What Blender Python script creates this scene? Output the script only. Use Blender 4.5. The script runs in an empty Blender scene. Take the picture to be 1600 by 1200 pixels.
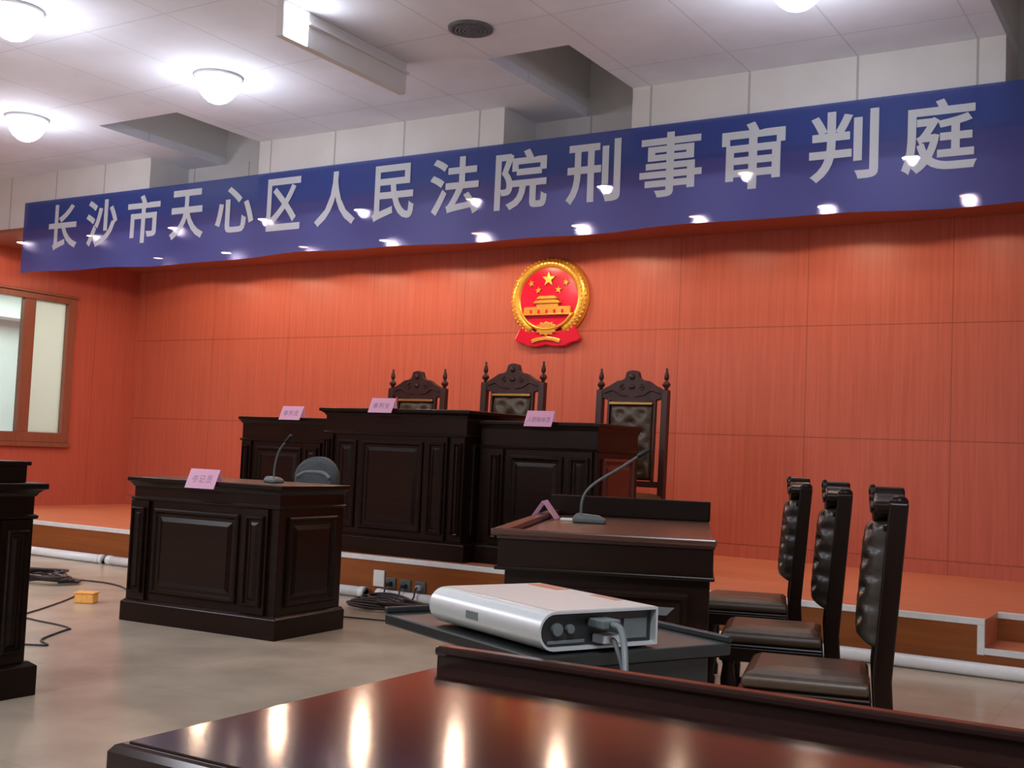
import bpy, bmesh, math, random
from mathutils import Vector, Matrix
random.seed(7)
PI = math.pi
scene = bpy.context.scene
COL = scene.collection

# ------------------------------------------------------------------ camera
cam_data = bpy.data.cameras.new('camera')
cam = bpy.data.objects.new('camera', cam_data)
COL.objects.link(cam)
cam_data.sensor_width = 36.0
cam_data.lens = 36.0 * 1797.15 / 1600.0
cam_data.clip_start = 0.05
# columns: camera right / up / back axes in the room's axes (x along the rear wall, y towards it)
CAM_R = Matrix(((0.8519, -0.0040, 0.5236), (0.5219, -0.0746, -0.8498), (0.0425, 0.9972, -0.0615)))
CAM_R = CAM_R.to_quaternion().normalized().to_matrix()
cam.matrix_world = Matrix.Translation((0, 0, 1.15)) @ CAM_R.to_4x4()
scene.camera = cam

# ------------------------------------------------------------------ world, view
world = bpy.data.worlds.new('world')
scene.world = world
world.use_nodes = True
world.node_tree.nodes['Background'].inputs[0].default_value = (0.75, 0.78, 0.9, 1)
world.node_tree.nodes['Background'].inputs[1].default_value = 0.05
vs = scene.view_settings
vs.view_transform = 'Standard'
vs.look = 'None'
vs.exposure = 0.0
vs.gamma = 1.0
vs.use_curve_mapping = False

# light levels
P_SOFFIT_FRONT = 14.0      # small warm downlights just behind the banner
P_SOFFIT_REAR = 36.0       # small warm downlights washing the rear wall
P_DOWNLIGHT = 19.0         # round ceiling lamps of the hall
P_FILL = 140.0             # unseen ceiling panels added as fill light
P_NEXT_ROOM = 170.0
WARM = (1.0, 0.70, 0.50)
COOL = (0.86, 0.9, 1.0)

# ------------------------------------------------------------------ helpers
def tag(o, label=None, cat=None, group=None, kind=None):
    if label: o['label'] = label
    if cat: o['category'] = cat
    if group: o['group'] = group
    if kind: o['kind'] = kind
    return o

def empty(name, loc=(0, 0, 0), rz=0.0):
    o = bpy.data.objects.new(name, None)
    COL.objects.link(o)
    o.location = loc
    o.rotation_euler = (0, 0, rz)
    o.empty_display_size = 0.1
    return o

def thing(name, label, cat, loc=(0, 0, 0), rz=0.0, group=None):
    return tag(empty(name, loc, rz), label, cat, group)

class MB:
    def __init__(self):
        self.bm = bmesh.new()
    def box(self, x0, x1, y0, y1, z0, z1):
        v = [self.bm.verts.new(p) for p in ((x0, y0, z0), (x1, y0, z0), (x1, y1, z0), (x0, y1, z0),
                                            (x0, y0, z1), (x1, y0, z1), (x1, y1, z1), (x0, y1, z1))]
        for f in ((0, 3, 2, 1), (4, 5, 6, 7), (0, 1, 5, 4), (1, 2, 6, 5), (2, 3, 7, 6), (3, 0, 4, 7)):
            self.bm.faces.new([v[i] for i in f])
        return self
    def hexa(self, lo, hi):
        """two quads (4 points each, counter-clockwise from above) joined into a solid"""
        v = [self.bm.verts.new(p) for p in list(lo) + list(hi)]
        for f in ((0, 3, 2, 1), (4, 5, 6, 7), (0, 1, 5, 4), (1, 2, 6, 5), (2, 3, 7, 6), (3, 0, 4, 7)):
            self.bm.faces.new([v[i] for i in f])
        return self
    def quad(self, *pts):
        self.bm.faces.new([self.bm.verts.new(p) for p in pts])
        return self
    def prism(self, pts, O, U, V, N, t):
        """polygon pts (u,v) in the plane O,U,V extruded by t along N"""
        O, U, V, N = map(Vector, (O, U, V, N))
        a = [self.bm.verts.new(O + U * p[0] + V * p[1]) for p in pts]
        b = [self.bm.verts.new(O + U * p[0] + V * p[1] + N * t) for p in pts]
        n = len(pts)
        f1 = self.bm.faces.new(a[::-1]); f2 = self.bm.faces.new(b)
        for i in range(n):
            self.bm.faces.new((a[i], a[(i + 1) % n], b[(i + 1) % n], b[i]))
        return self
    def rings(self, loops, close=True, cap0=True, cap1=True):
        vs_ = [[self.bm.verts.new(p) for p in l] for l in loops]
        n = len(vs_[0])
        for a, b in zip(vs_[:-1], vs_[1:]):
            for i in range(n if close else n - 1):
                self.bm.faces.new((a[i], a[(i + 1) % n], b[(i + 1) % n], b[i]))
        if cap0: self.bm.faces.new(vs_[0][::-1])
        if cap1: self.bm.faces.new(vs_[-1])
        return self
    def lathe(self, prof, c=(0, 0, 0), seg=16):
        loops = [[(c[0] + r * math.cos(2 * PI * i / seg), c[1] + r * math.sin(2 * PI * i / seg), c[2] + z)
                  for i in range(seg)] for r, z in prof]
        return self.rings(loops)
    def tube(self, pts, r, seg=8, r1=None):
        pts = [Vector(p) for p in pts]
        loops = []
        up = Vector((0, 0, 1))
        prev = None
        for i, p in enumerate(pts):
            d = (pts[min(i + 1, len(pts) - 1)] - pts[max(i - 1, 0)]).normalized()
            if prev is None:
                a = d.cross(up)
                if a.length < 1e-3: a = d.cross(Vector((1, 0, 0)))
            else:
                a = prev - d * prev.dot(d)
            a.normalize(); prev = a
            b = d.cross(a)
            rr = r if r1 is None else r + (r1 - r) * i / (len(pts) - 1)
            loops.append([p + a * rr * math.cos(2 * PI * k / seg) + b * rr * math.sin(2 * PI * k / seg) for k in range(seg)])
        return self.rings(loops)
    def panel(self, O, U, V, N, w, h):
        """raised moulding panel lying on a face"""
        O, U, V, N = map(Vector, (O, U, V, N))
        m = min(w, h)
        s = min(1.0, m / 0.20)
        prof = [(0, -0.003), (0, .014), (.010 * s, .022), (.022 * s, .022), (.034 * s, .006), (.052 * s, .004), (.080 * s, .016)]
        loops = []
        for i, o in prof:
            loops.append([O + U * a + V * b + N * o for a, b in ((i, i), (w - i, i), (w - i, h - i), (i, h - i))])
        return self.rings(loops)
    def sphere(self, c, rx, ry, rz, seg=16, rings=8):
        loops = []
        for j in range(1, rings):
            t = PI * j / rings
            loops.append([(c[0] + rx * math.sin(t) * math.cos(2 * PI * i / seg), c[1] + ry * math.sin(t) * math.sin(2 * PI * i / seg),
                           c[2] - rz * math.cos(t)) for i in range(seg)])
        return self.rings(loops)
    def build(self, name, mat, parent=None, bevel=0.0, smooth=False, subsurf=0, seg=2):
        bmesh.ops.recalc_face_normals(self.bm, faces=self.bm.faces)
        me = bpy.data.meshes.new(name)
        self.bm.to_mesh(me); self.bm.free()
        o = bpy.data.objects.new(name, me)
        COL.objects.link(o)
        if mat: me.materials.append(mat)
        if smooth:
            me.shade_smooth()
        if parent: o.parent = parent
        if bevel:
            b = o.modifiers.new('bevel', 'BEVEL'); b.width = bevel; b.segments = seg; b.limit_method = 'ANGLE'; b.angle_limit = 0.7
        if subsurf:
            s = o.modifiers.new('subsurf', 'SUBSURF'); s.levels = subsurf; s.render_levels = subsurf
        return o

def copy_tree(o, parent=None):
    c = o.copy(); COL.objects.link(c)
    if parent is not None: c.parent = parent
    for ch in list(o.children): copy_tree(ch, c)
    return c

def smooth_path(pts, n=6):
    """Catmull-Rom through points"""
    P = [Vector(p) for p in pts]
    P = [P[0] * 2 - P[1]] + P + [P[-1] * 2 - P[-2]]
    out = []
    for i in range(1, len(P) - 2):
        for k in range(n):
            t = k / n
            a, b, c, d = P[i - 1], P[i], P[i + 1], P[i + 2]
            out.append(0.5 * ((2 * b) + (c - a) * t + (2 * a - 5 * b + 4 * c - d) * t * t + (3 * b - a - 3 * c + d) * t ** 3))
    out.append(P[-2])
    return out

# ------------------------------------------------------------------ materials
def new_mat(name):
    m = bpy.data.materials.new(name); m.use_nodes = True
    nt = m.node_tree
    return m, nt, nt.nodes['Principled BSDF']

def plain(name, col, rough=0.5, metal=0.0, coat=0.0, spec=0.5, noise=0.0, nscale=30.0, bump=0.0):
    m, nt, b = new_mat(name)
    b.inputs['Base Color'].default_value = (*col, 1)
    b.inputs['Roughness'].default_value = rough
    b.inputs['Metallic'].default_value = metal
    b.inputs['Coat Weight'].default_value = coat
    b.inputs['Coat Roughness'].default_value = 0.12
    b.inputs['Specular IOR Level'].default_value = spec
    if noise or bump:
        tc = nt.nodes.new('ShaderNodeTexCoord')
        n = nt.nodes.new('ShaderNodeTexNoise'); n.inputs['Scale'].default_value = nscale; n.inputs['Detail'].default_value = 4
        nt.links.new(tc.outputs['Object'], n.inputs['Vector'])
        if noise:
            r = nt.nodes.new('ShaderNodeValToRGB')
            r.color_ramp.elements[0].position = 0.3; r.color_ramp.elements[1].position = 0.7
            r.color_ramp.elements[0].color = (*[c * (1 - noise) for c in col], 1)
            r.color_ramp.elements[1].color = (*[min(1, c * (1 + noise)) for c in col], 1)
            nt.links.new(n.outputs['Fac'], r.inputs['Fac']); nt.links.new(r.outputs['Color'], b.inputs['Base Color'])
        if bump:
            bp = nt.nodes.new('ShaderNodeBump'); bp.inputs['Strength'].default_value = bump; bp.inputs['Distance'].default_value = 0.004
            nt.links.new(n.outputs['Fac'], bp.inputs['Height']); nt.links.new(bp.outputs['Normal'], b.inputs['Normal'])
    return m

def math_node(nt, op, a, b=None, c=None):
    n = nt.nodes.new('ShaderNodeMath'); n.operation = op
    for i, v in enumerate((a, b, c)):
        if v is None: continue
        if isinstance(v, (int, float)): n.inputs[i].default_value = v
        else: nt.links.new(v, n.inputs[i])
    return n.outputs[0]

def line_mask(nt, coord, spacing, offset, half):
    """1 on thin joints every `spacing` metres along a coordinate"""
    x = math_node(nt, 'SUBTRACT', coord, offset)
    x = math_node(nt, 'DIVIDE', x, spacing)
    x = math_node(nt, 'FRACT', math_node(nt, 'ADD', x, 100.5))
    x = math_node(nt, 'ABSOLUTE', math_node(nt, 'SUBTRACT', x, 0.5))
    return math_node(nt, 'LESS_THAN', x, half / spacing)

def veneer(name, c1, c2, axis=0, rough=0.42, seam_z=None, seam_x=None, dark=0.45, scale=1.0, spec=0.4):
    """straight-grained wood boards: grain runs vertically (axis = the coordinate across the grain)"""
    m, nt, b = new_mat(name)
    tc = nt.nodes.new('ShaderNodeTexCoord')
    sep = nt.nodes.new('ShaderNodeSeparateXYZ'); nt.links.new(tc.outputs['Object'], sep.inputs[0])
    mp = nt.nodes.new('ShaderNodeMapping')
    s = [1.2, 1.2, 1.2]; s[axis] = 26.0 * scale
    if axis == 0: s[1] = 26.0 * scale
    mp.inputs['Scale'].default_value = s if axis != 2 else (1.2, 26, 26)
    nt.links.new(tc.outputs['Object'], mp.inputs['Vector'])
    n = nt.nodes.new('ShaderNodeTexNoise'); n.inputs['Scale'].default_value = 1.0; n.inputs['Detail'].default_value = 5; n.inputs['Roughness'].default_value = 0.65
    nt.links.new(mp.outputs[0], n.inputs['Vector'])
    r = nt.nodes.new('ShaderNodeValToRGB')
    r.color_ramp.elements[0].position = 0.34; r.color_ramp.elements[1].position = 0.66
    r.color_ramp.elements[0].color = (*c1, 1); r.color_ramp.elements[1].color = (*c2, 1)
    nt.links.new(n.outputs['Fac'], r.inputs['Fac'])
    col = r.outputs['Color']
    masks = []
    if seam_z: masks.append(line_mask(nt, sep.outputs[2], seam_z[0], seam_z[1], 0.004))
    if seam_x: masks.append(line_mask(nt, sep.outputs[seam_x[2]], seam_x[0], seam_x[1], 0.003))
    if masks:
        f = masks[0]
        if len(masks) > 1: f = math_node(nt, 'MAXIMUM', masks[0], masks[1])
        f = math_node(nt, 'MULTIPLY', f, dark)
        mx = nt.nodes.new('ShaderNodeMix'); mx.data_type = 'RGBA'; mx.inputs['B'].default_value = (0.03, 0.008, 0.004, 1)
        nt.links.new(f, mx.inputs['Factor']); nt.links.new(col, mx.inputs['A'])
        col = mx.outputs['Result']
    nt.links.new(col, b.inputs['Base Color'])
    b.inputs['Roughness'].default_value = rough
    b.inputs['Specular IOR Level'].default_value = spec
    return m

def tiled(name, col, sx, ox, sy, oy, rough, joint, ax=(0, 1), noise=0.05, nscale=3.0, half=0.005, spec=0.4, jcol=None):
    m, nt, b = new_mat(name)
    tc = nt.nodes.new('ShaderNodeTexCoord')
    sep = nt.nodes.new('ShaderNodeSeparateXYZ'); nt.links.new(tc.outputs['Object'], sep.inputs[0])
    n = nt.nodes.new('ShaderNodeTexNoise'); n.inputs['Scale'].default_value = nscale; n.inputs['Detail'].default_value = 6
    nt.links.new(tc.outputs['Object'], n.inputs['Vector'])
    r = nt.nodes.new('ShaderNodeValToRGB')
    r.color_ramp.elements[0].position = 0.35; r.color_ramp.elements[1].position = 0.65
    r.color_ramp.elements[0].color = (*[c * (1 - noise) for c in col], 1)
    r.color_ramp.elements[1].color = (*[min(1, c * (1 + noise)) for c in col], 1)
    nt.links.new(n.outputs['Fac'], r.inputs['Fac'])
    f = line_mask(nt, sep.outputs[ax[0]], sx, ox, half)
    if sy: f = math_node(nt, 'MAXIMUM', f, line_mask(nt, sep.outputs[ax[1]], sy, oy, half))
    f = math_node(nt, 'MULTIPLY', f, joint)
    mx = nt.nodes.new('ShaderNodeMix'); mx.data_type = 'RGBA'
    mx.inputs['B'].default_value = (*(jcol or [c * 0.3 for c in col]), 1)
    nt.links.new(f, mx.inputs['Factor']); nt.links.new(r.outputs['Color'], mx.inputs['A'])
    nt.links.new(mx.outputs['Result'], b.inputs['Base Color'])
    b.inputs['Roughness'].default_value = rough
    b.inputs['Specular IOR Level'].default_value = spec
    return m

def glow(name, col, strength):
    m, nt, b = new_mat(name)
    b.inputs['Base Color'].default_value = (*col, 1)
    b.inputs['Emission Color'].default_value = (*col, 1)
    b.inputs['Emission Strength'].default_value = strength
    return m

def sheet(name, col, rough, clear, trans, haze=0.0):
    """thin printed cloth / film: gloss + light passing through + a little see-through"""
    m, nt, b = new_mat(name)
    b.inputs['Base Color'].default_value = (*col, 1)
    b.inputs['Roughness'].default_value = rough
    b.inputs['Specular IOR Level'].default_value = 0.35
    tl = nt.nodes.new('ShaderNodeBsdfTranslucent'); tl.inputs['Color'].default_value = (*[min(1, c * 1.6 + .05) for c in col], 1)
    tr = nt.nodes.new('ShaderNodeBsdfTransparent')
    m1 = nt.nodes.new('ShaderNodeMixShader'); m1.inputs[0].default_value = trans
    m2 = nt.nodes.new('ShaderNodeMixShader'); m2.inputs[0].default_value = clear
    nt.links.new(b.outputs[0], m1.inputs[1]); nt.links.new(tl.outputs[0], m1.inputs[2])
    nt.links.new(m1.outputs[0], m2.inputs[1]); nt.links.new(tr.outputs[0], m2.inputs[2])
    out = m2.outputs[0]
    if haze:                     # weave that blurs what shines through
        rf = nt.nodes.new('ShaderNodeBsdfRefraction'); rf.inputs['IOR'].default_value = 1.05; rf.inputs['Roughness'].default_value = 0.55
        rf.inputs['Color'].default_value = (*[min(1, c * 1.3 + .25) for c in col], 1)
        m3 = nt.nodes.new('ShaderNodeMixShader'); m3.inputs[0].default_value = haze
        nt.links.new(out, m3.inputs[1]); nt.links.new(rf.outputs[0], m3.inputs[2]); out = m3.outputs[0]
    nt.links.new(out, nt.nodes['Material Output'].inputs['Surface'])
    return m

M = {}
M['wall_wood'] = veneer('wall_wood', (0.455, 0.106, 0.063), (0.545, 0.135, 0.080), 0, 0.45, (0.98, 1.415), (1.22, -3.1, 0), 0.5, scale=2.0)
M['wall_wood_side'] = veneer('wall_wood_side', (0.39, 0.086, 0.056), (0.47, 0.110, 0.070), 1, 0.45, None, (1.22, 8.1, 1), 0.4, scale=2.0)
M['soffit_wood'] = veneer('soffit_wood', (0.30, 0.10, 0.06), (0.36, 0.13, 0.08), 0, 0.5)
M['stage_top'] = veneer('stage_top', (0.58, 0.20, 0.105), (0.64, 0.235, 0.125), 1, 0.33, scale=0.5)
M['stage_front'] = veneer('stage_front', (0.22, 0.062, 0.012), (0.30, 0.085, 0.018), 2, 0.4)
M['window_wood'] = veneer('window_wood', (0.20, 0.072, 0.042), (0.26, 0.092, 0.055), 1, 0.3, spec=0.6)
M['ceiling'] = tiled('ceiling', (0.77, 0.79, 0.87), 0.7385, -1.282, 1.06, 5.94, 0.8, 0.26, nscale=2, half=0.006)
M['fascia'] = tiled('fascia', (0.68, 0.665, 0.645), 0.7385, -1.282, 0, 0, 0.6, 0.55, nscale=2, half=0.008)
M['white_paint'] = plain('white_paint', (0.68, 0.67, 0.66), 0.6, noise=0.03, nscale=4)
M['floor'] = tiled('floor', (0.46, 0.385, 0.295), 1.2, 0.3, 1.2, 0.2, 0.24, 0.12, noise=0.14, nscale=2.2, half=0.006, spec=0.5)
M['white_trim'] = plain('white_trim', (0.72, 0.73, 0.71), 0.35, noise=0.05, nscale=20)
M['pipe'] = plain('pipe', (0.80, 0.82, 0.82), 0.3, noise=0.04, nscale=15)
M['dark_wood'] = veneer('dark_wood', (0.0070, 0.0030, 0.0018), (0.0135, 0.0055, 0.0030), 2, 0.3, spec=0.2)
M['dark_wood_up'] = veneer('dark_wood_up', (0.0070, 0.0030, 0.0018), (0.0135, 0.0055, 0.0030), 0, 0.3, spec=0.2)
M['lit_end_wood'] = veneer('lit_end_wood', (0.05, 0.010, 0.006), (0.085, 0.018, 0.009), 2, 0.3, spec=0.5)  # same bench wood, with the light on its end put into the colour
M['chair_wood'] = veneer('chair_wood', (0.034, 0.010, 0.008), (0.052, 0.016, 0.012), 0, 0.36, spec=0.35)
M['table_top'] = veneer('table_top', (0.012, 0.005, 0.004), (0.020, 0.008, 0.006), 2, 0.125, spec=0.22)
M['desk_top'] = veneer('desk_top', (0.05, 0.018, 0.010), (0.07, 0.024, 0.014), 2, 0.25, spec=0.6)
M['leather'] = plain('leather', (0.050, 0.030, 0.012), 0.38, noise=0.25, nscale=40, bump=0.3)
M['black_leather'] = plain('black_leather', (0.022, 0.016, 0.011), 0.3, noise=0.2, nscale=40, bump=0.3)
M['seat_leather'] = plain('seat_leather', (0.060, 0.034, 0.018), 0.42, noise=0.15, nscale=30, bump=0.2)
M['brass'] = plain('brass', (0.45, 0.28, 0.10), 0.3, 1.0)
M['gold'] = plain('gold', (0.85, 0.46, 0.07), 0.28, 0.55, noise=0.12, nscale=60)
M['emblem_red'] = plain('emblem_red', (0.70, 0.010, 0.045), 0.16, coat=0.6)
M['banner'] = sheet('banner', (0.036, 0.070, 0.31), 0.5, 0.08, 0.30, 0.10)
M['letter'] = sheet('letter', (0.80, 0.83, 0.84), 0.5, 0.11, 0.25)
M['card'] = sheet('card', (0.86, 0.50, 0.66), 0.6, 0.0, 0.35)
M['ink'] = plain('ink', (0.38, 0.21, 0.31), 0.6, noise=0.1)
M['silver'] = plain('silver', (0.50, 0.53, 0.53), 0.3, 0.3, noise=0.02, nscale=80)
M['silver_top'] = plain('silver_top', (0.46, 0.425, 0.40), 0.45, 0.1, noise=0.03, nscale=80)
M['black_plastic'] = plain('black_plastic', (0.012, 0.014, 0.014), 0.4, noise=0.1)
M['grey_plastic'] = plain('grey_plastic', (0.10, 0.12, 0.12), 0.5, noise=0.1)
M['pale_plug'] = plain('pale_plug', (0.42, 0.42, 0.45), 0.5, noise=0.1)
M['white_plastic'] = plain('white_plastic', (0.78, 0.80, 0.76), 0.4, noise=0.03)
M['cable'] = plain('cable', (0.030, 0.020, 0.022), 0.5, noise=0.1)
M['orange'] = plain('orange', (0.90, 0.42, 0.09), 0.45, noise=0.1, nscale=40)
M['sticker'] = plain('sticker', (0.40, 0.14, 0.07), 0.5, noise=0.35, nscale=140)
M['office_fabric'] = plain('office_fabric', (0.040, 0.052, 0.055), 0.7, noise=0.2, nscale=60)
M['vent'] = plain('vent', (0.10, 0.11, 0.12), 0.45, noise=0.3, nscale=25)
M['lamp_ring'] = plain('lamp_ring', (0.7, 0.7, 0.72), 0.3)
M['lamp_cool'] = glow('lamp_cool', (0.93, 0.95, 1.0), 2.4)
M['lamp_warm'] = glow('lamp_warm', (1.0, 0.74, 0.52), 110.0)
M['lamp_dim'] = glow('lamp_dim', (1.0, 0.55, 0.38), 25.0)
M['frosted'] = sheet('frosted', (0.44, 0.45, 0.41), 0.5, 0.03, 0.6)
gm, nt, b = new_mat('window_glass')
tr = nt.nodes.new('ShaderNodeBsdfTransparent'); tr.inputs[0].default_value = (0.86, 0.95, 0.93, 1)
gl = nt.nodes.new('ShaderNodeBsdfGlossy'); gl.inputs['Roughness'].default_value = 0.03
mx = nt.nodes.new('ShaderNodeMixShader'); mx.inputs[0].default_value = 0.08
nt.links.new(tr.outputs[0], mx.inputs[1]); nt.links.new(gl.outputs[0], mx.inputs[2])
nt.links.new(mx.outputs[0], nt.nodes['Material Output'].inputs['Surface'])
M['window_glass'] = gm

def lamp(kind, loc, power, col, parent=None, size=0.1, spot=None, blend=0.2, rot=None, size_y=None):
    l = bpy.data.lights.new(kind.lower() + '_light', kind)
    l.energy = power; l.color = col
    if kind == 'AREA':
        l.size = size
        if size_y: l.shape = 'RECTANGLE'; l.size_y = size_y
    else:
        l.shadow_soft_size = size
    if kind == 'SPOT':
        l.spot_size = spot; l.spot_blend = blend
    o = bpy.data.objects.new(kind.lower() + '_light', l)
    COL.objects.link(o); o.location = loc
    if rot: o.rotation_euler = rot
    if parent: o.parent = parent
    return o

# ------------------------------------------------------------------ dimensions of the hall
XL, XR, YN, YW = -11.8, 3.2, -4.0, 9.95       # left wall, right wall, near end, rear wall
ZC, ZS, YF, PZ, PY = 3.85, 3.30, 7.42, 0.32, 7.15   # ceiling, soffit, fascia, platform height, platform edge

def structure(o):
    o['kind'] = 'structure'
    return o

# ------------------------------------------------------------------ shell
structure(MB().box(XL - .1, XR + .1, YN - .1, YW + .1, -0.1, 0).build('floor', M['floor']))
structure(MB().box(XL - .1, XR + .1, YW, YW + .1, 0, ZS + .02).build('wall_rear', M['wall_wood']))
# left wall with the window opening  (y 6.6 .. 9.02, z 1.05 .. 2.80)
WY0, WY1, WZ0, WZ1 = 6.5, 9.0, 1.06, 2.80
mb = MB()
mb.box(XL - .1, XL, YN, WY0, 0, ZC).box(XL - .1, XL, WY1, YW, 0, ZC)
mb.box(XL - .1, XL, WY0, WY1, 0, WZ0).box(XL - .1, XL, WY0, WY1, WZ1, ZC)
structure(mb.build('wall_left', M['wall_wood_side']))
structure(MB().box(XR, XR + .1, YN, YW, 0, ZC).build('wall_right', M['white_paint']))
structure(MB().box(XL, XR, YN - .1, YN, 0, ZC).build('wall_near', M['white_paint']))

# ceiling with three shafts next to the fascia
holes = [(-8.30, -7.33, 6.45, 7.95), (-4.285, -3.645, 6.445, 7.95), (-1.12, 0.0, 6.60, 7.95)]
YCE = 7.95
mb = MB()
mb.box(XL - .1, XR + .1, YN - .1, 6.445, ZC, ZC + .08)
xs = XL - .1
for x0, x1, y0, y1 in holes:
    mb.box(xs, x0, 6.445, YCE, ZC, ZC + .08)
    if y0 > 6.446: mb.box(x0, x1, 6.445, y0, ZC, ZC + .08)
    xs = x1
mb.box(xs, XR + .1, 6.445, YCE, ZC, ZC + .08)
structure(mb.build('ceiling', M['ceiling']))
mb = MB()
for x0, x1, y0, y1 in holes:           # shaft linings above the openings
    mb.box(x0 - .02, x0, y0, y1, ZC + .0801, ZC + .75).box(x1, x1 + .02, y0, y1, ZC + .0801, ZC + .75)
    mb.box(x0 - .02, x1 + .02, y0 - .02, y0, ZC + .0801, ZC + .75).box(x0 - .02, x1 + .02, y1, y1 + .02, ZC - .02, ZC + .75)
    mb.box(x0 - .02, x1 + .02, y0 - .02, y1 + .02, ZC + .75, ZC + .77)
structure(mb.build('trim_1', M['white_paint']))
# fascia with set-back bays below the shafts
notch = [(-8.75, -7.33), (-4.745, -3.645), (-1.12, 0.0)]
mb = MB()
xs = XL
for x0, x1 in notch:
    mb.box(xs, x0, YF, YF + .06, ZS, ZC)
    mb.box(x0 - .06, x0, YF + .06, YCE - .05, ZS, ZC)
    mb.box(x1, x1 + .06, YF + .06, YCE - .05, ZS, ZC)
    mb.box(x0 - .06, x1 + .06, YCE - .05, YCE, ZS, ZC)
    xs = x1
mb.box(xs, XR, YF, YF + .06, ZS, ZC)
structure(mb.build('wall_fascia', M['fascia']))
structure(MB().box(XL, XR, YF + .001, YW, ZS - .03, ZS - .002).build('soffit', M['soffit_wood']))

# judges' platform with a step cut into it
SX = -1.14
mb = MB()
mb.box(XL, SX, PY, YW, 0, PZ).box(SX, 1.2, 7.60, YW, 0, PZ).box(1.2, XR, PY, YW, 0, PZ)
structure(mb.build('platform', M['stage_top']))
mb = MB()
mb.box(XL, SX - .04, PY - .012, PY - .0005, 0, PZ - .034)
mb.box(SX - .04, 1.24, PY - .012, PY - .0005, 0, 0.125)
mb.box(1.24, XR, PY - .012, PY - .0005, 0, PZ - .034)
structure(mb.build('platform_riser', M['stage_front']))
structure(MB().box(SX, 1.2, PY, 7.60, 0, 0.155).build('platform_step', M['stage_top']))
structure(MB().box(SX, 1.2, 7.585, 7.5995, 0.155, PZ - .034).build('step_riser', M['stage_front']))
mb = MB()
mb.box(XL, SX, PY - .02, PY + .012, PZ - .034, PZ + .004)
mb.box(1.2, XR, PY - .02, PY + .012, PZ - .034, PZ + .004)
mb.box(SX - .04, SX, PY - .02, PY - .0006, 0.118, PZ - .034)
mb.box(SX, 1.2, PY - .02, PY + .012, 0.122, 0.159)
mb.box(SX, 1.2, 7.575, 7.612, PZ - .034, PZ + .004)
structure(mb.build('trim_2', M['white_trim'], bevel=.003))
structure(MB().box(XL, XR, YW - .012, YW - .0005, PZ, PZ + .10).build('baseboard_rear', M['wall_wood']))

# white conduit along the foot of the platform
def conduit(x0, x1, label):
    t = thing('cable_conduit', label, 'conduit', ((x0 + x1) / 2, PY - .06, 0))
    h = (x1 - x0) / 2
    MB().tube([(-h, 0, .041), (-h / 3, 0, .041), (h / 3, 0, .041), (h, 0, .041)], .04, 16).build('pipe', M['pipe'], t, smooth=True)
    for s in (-1, 1):
        MB().tube([(s * h - .05 * (s > 0), 0, .041), (s * h + .05 * (s < 0), 0, .041)], .0435, 16).build('end_collar', M['pipe'], t, smooth=True)
    return t
conduit(-11.75, -8.66, 'white pipe conduit on the floor along the platform foot, left length behind the dark desk')
conduit(-8.60, -5.62, 'white pipe conduit on the floor, middle length running behind the clerk desk')
conduit(-5.50, 3.0, 'long white pipe conduit on the floor at the platform foot, right of the sockets')

# ------------------------------------------------------------------ window in the left wall
wn = tag(empty('window_1', (XL, 0, 0)), kind='structure')
wn['label'] = 'brown wood framed interior window in the left wood wall'
mb = MB()
fx0, fx1 = -.06, .035
mb.box(fx0, fx1, WY0, WY0 + .11, WZ0, WZ1).box(fx0, fx1, WY1 - .11, WY1, WZ0, WZ1)
mb.box(fx0, fx1, WY0 + .11, WY1 - .11, WZ0, WZ0 + .12).box(fx0, fx1, WY0 + .11, WY1 - .11, WZ1 - .075, WZ1)
mb.build('window_frame', M['window_wood'], wn, bevel=.008)
MB().box(.0, .055, WY0 - .03, WY1 + .03, WZ0 - .05, WZ0).build('window_sill', M['window_wood'], wn, bevel=.006)
MB().box(.0, .05, WY0 - .03, WY1 + .03, WZ1, WZ1 + .03).build('window_head', M['window_wood'], wn, bevel=.006)
MB().box(-.05, .03, 8.30, 8.45, WZ0 + .12, WZ1 - .075).build('mullion', M['window_wood'], wn, bevel=.008)
MB().box(-.03, -.024, WY0 + .11, 8.30, WZ0 + .12, WZ1 - .075).build('pane', M['window_glass'], wn)
MB().box(-.03, -.024, 8.45, WY1 - .11, WZ0 + .12, WZ1 - .075).build('frosted_pane', M['frosted'], wn)
# sliver of the room beyond
nr = tag(empty('wall_next_room', (0, 0, 0)), kind='structure')
mb = MB()
mb.box(-15.0, -14.9, 4.0, 14.0, 0, 3.2).box(-15, XL - .12, 14.0, 14.1, 0, 3.2).box(-15, XL - .12, 3.9, 4.0, 0, 3.2)
mb.box(-15.0, XL - .12, 3.9, 14.1, 3.2, 3.26).box(-15.0, XL - .12, 3.9, 14.1, -.06, 0)
mb.build('wall_panel', M['white_paint'], nr)
MB().box(-14.9, -14.5, 4.0, 14.0, 2.78, 3.1).build('wall_duct', M['white_paint'], nr)
lamp('AREA', (-13.3, 9.0, 3.15), P_NEXT_ROOM, (0.92, 1.0, 0.97), size=1.6, size_y=4.0)

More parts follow.
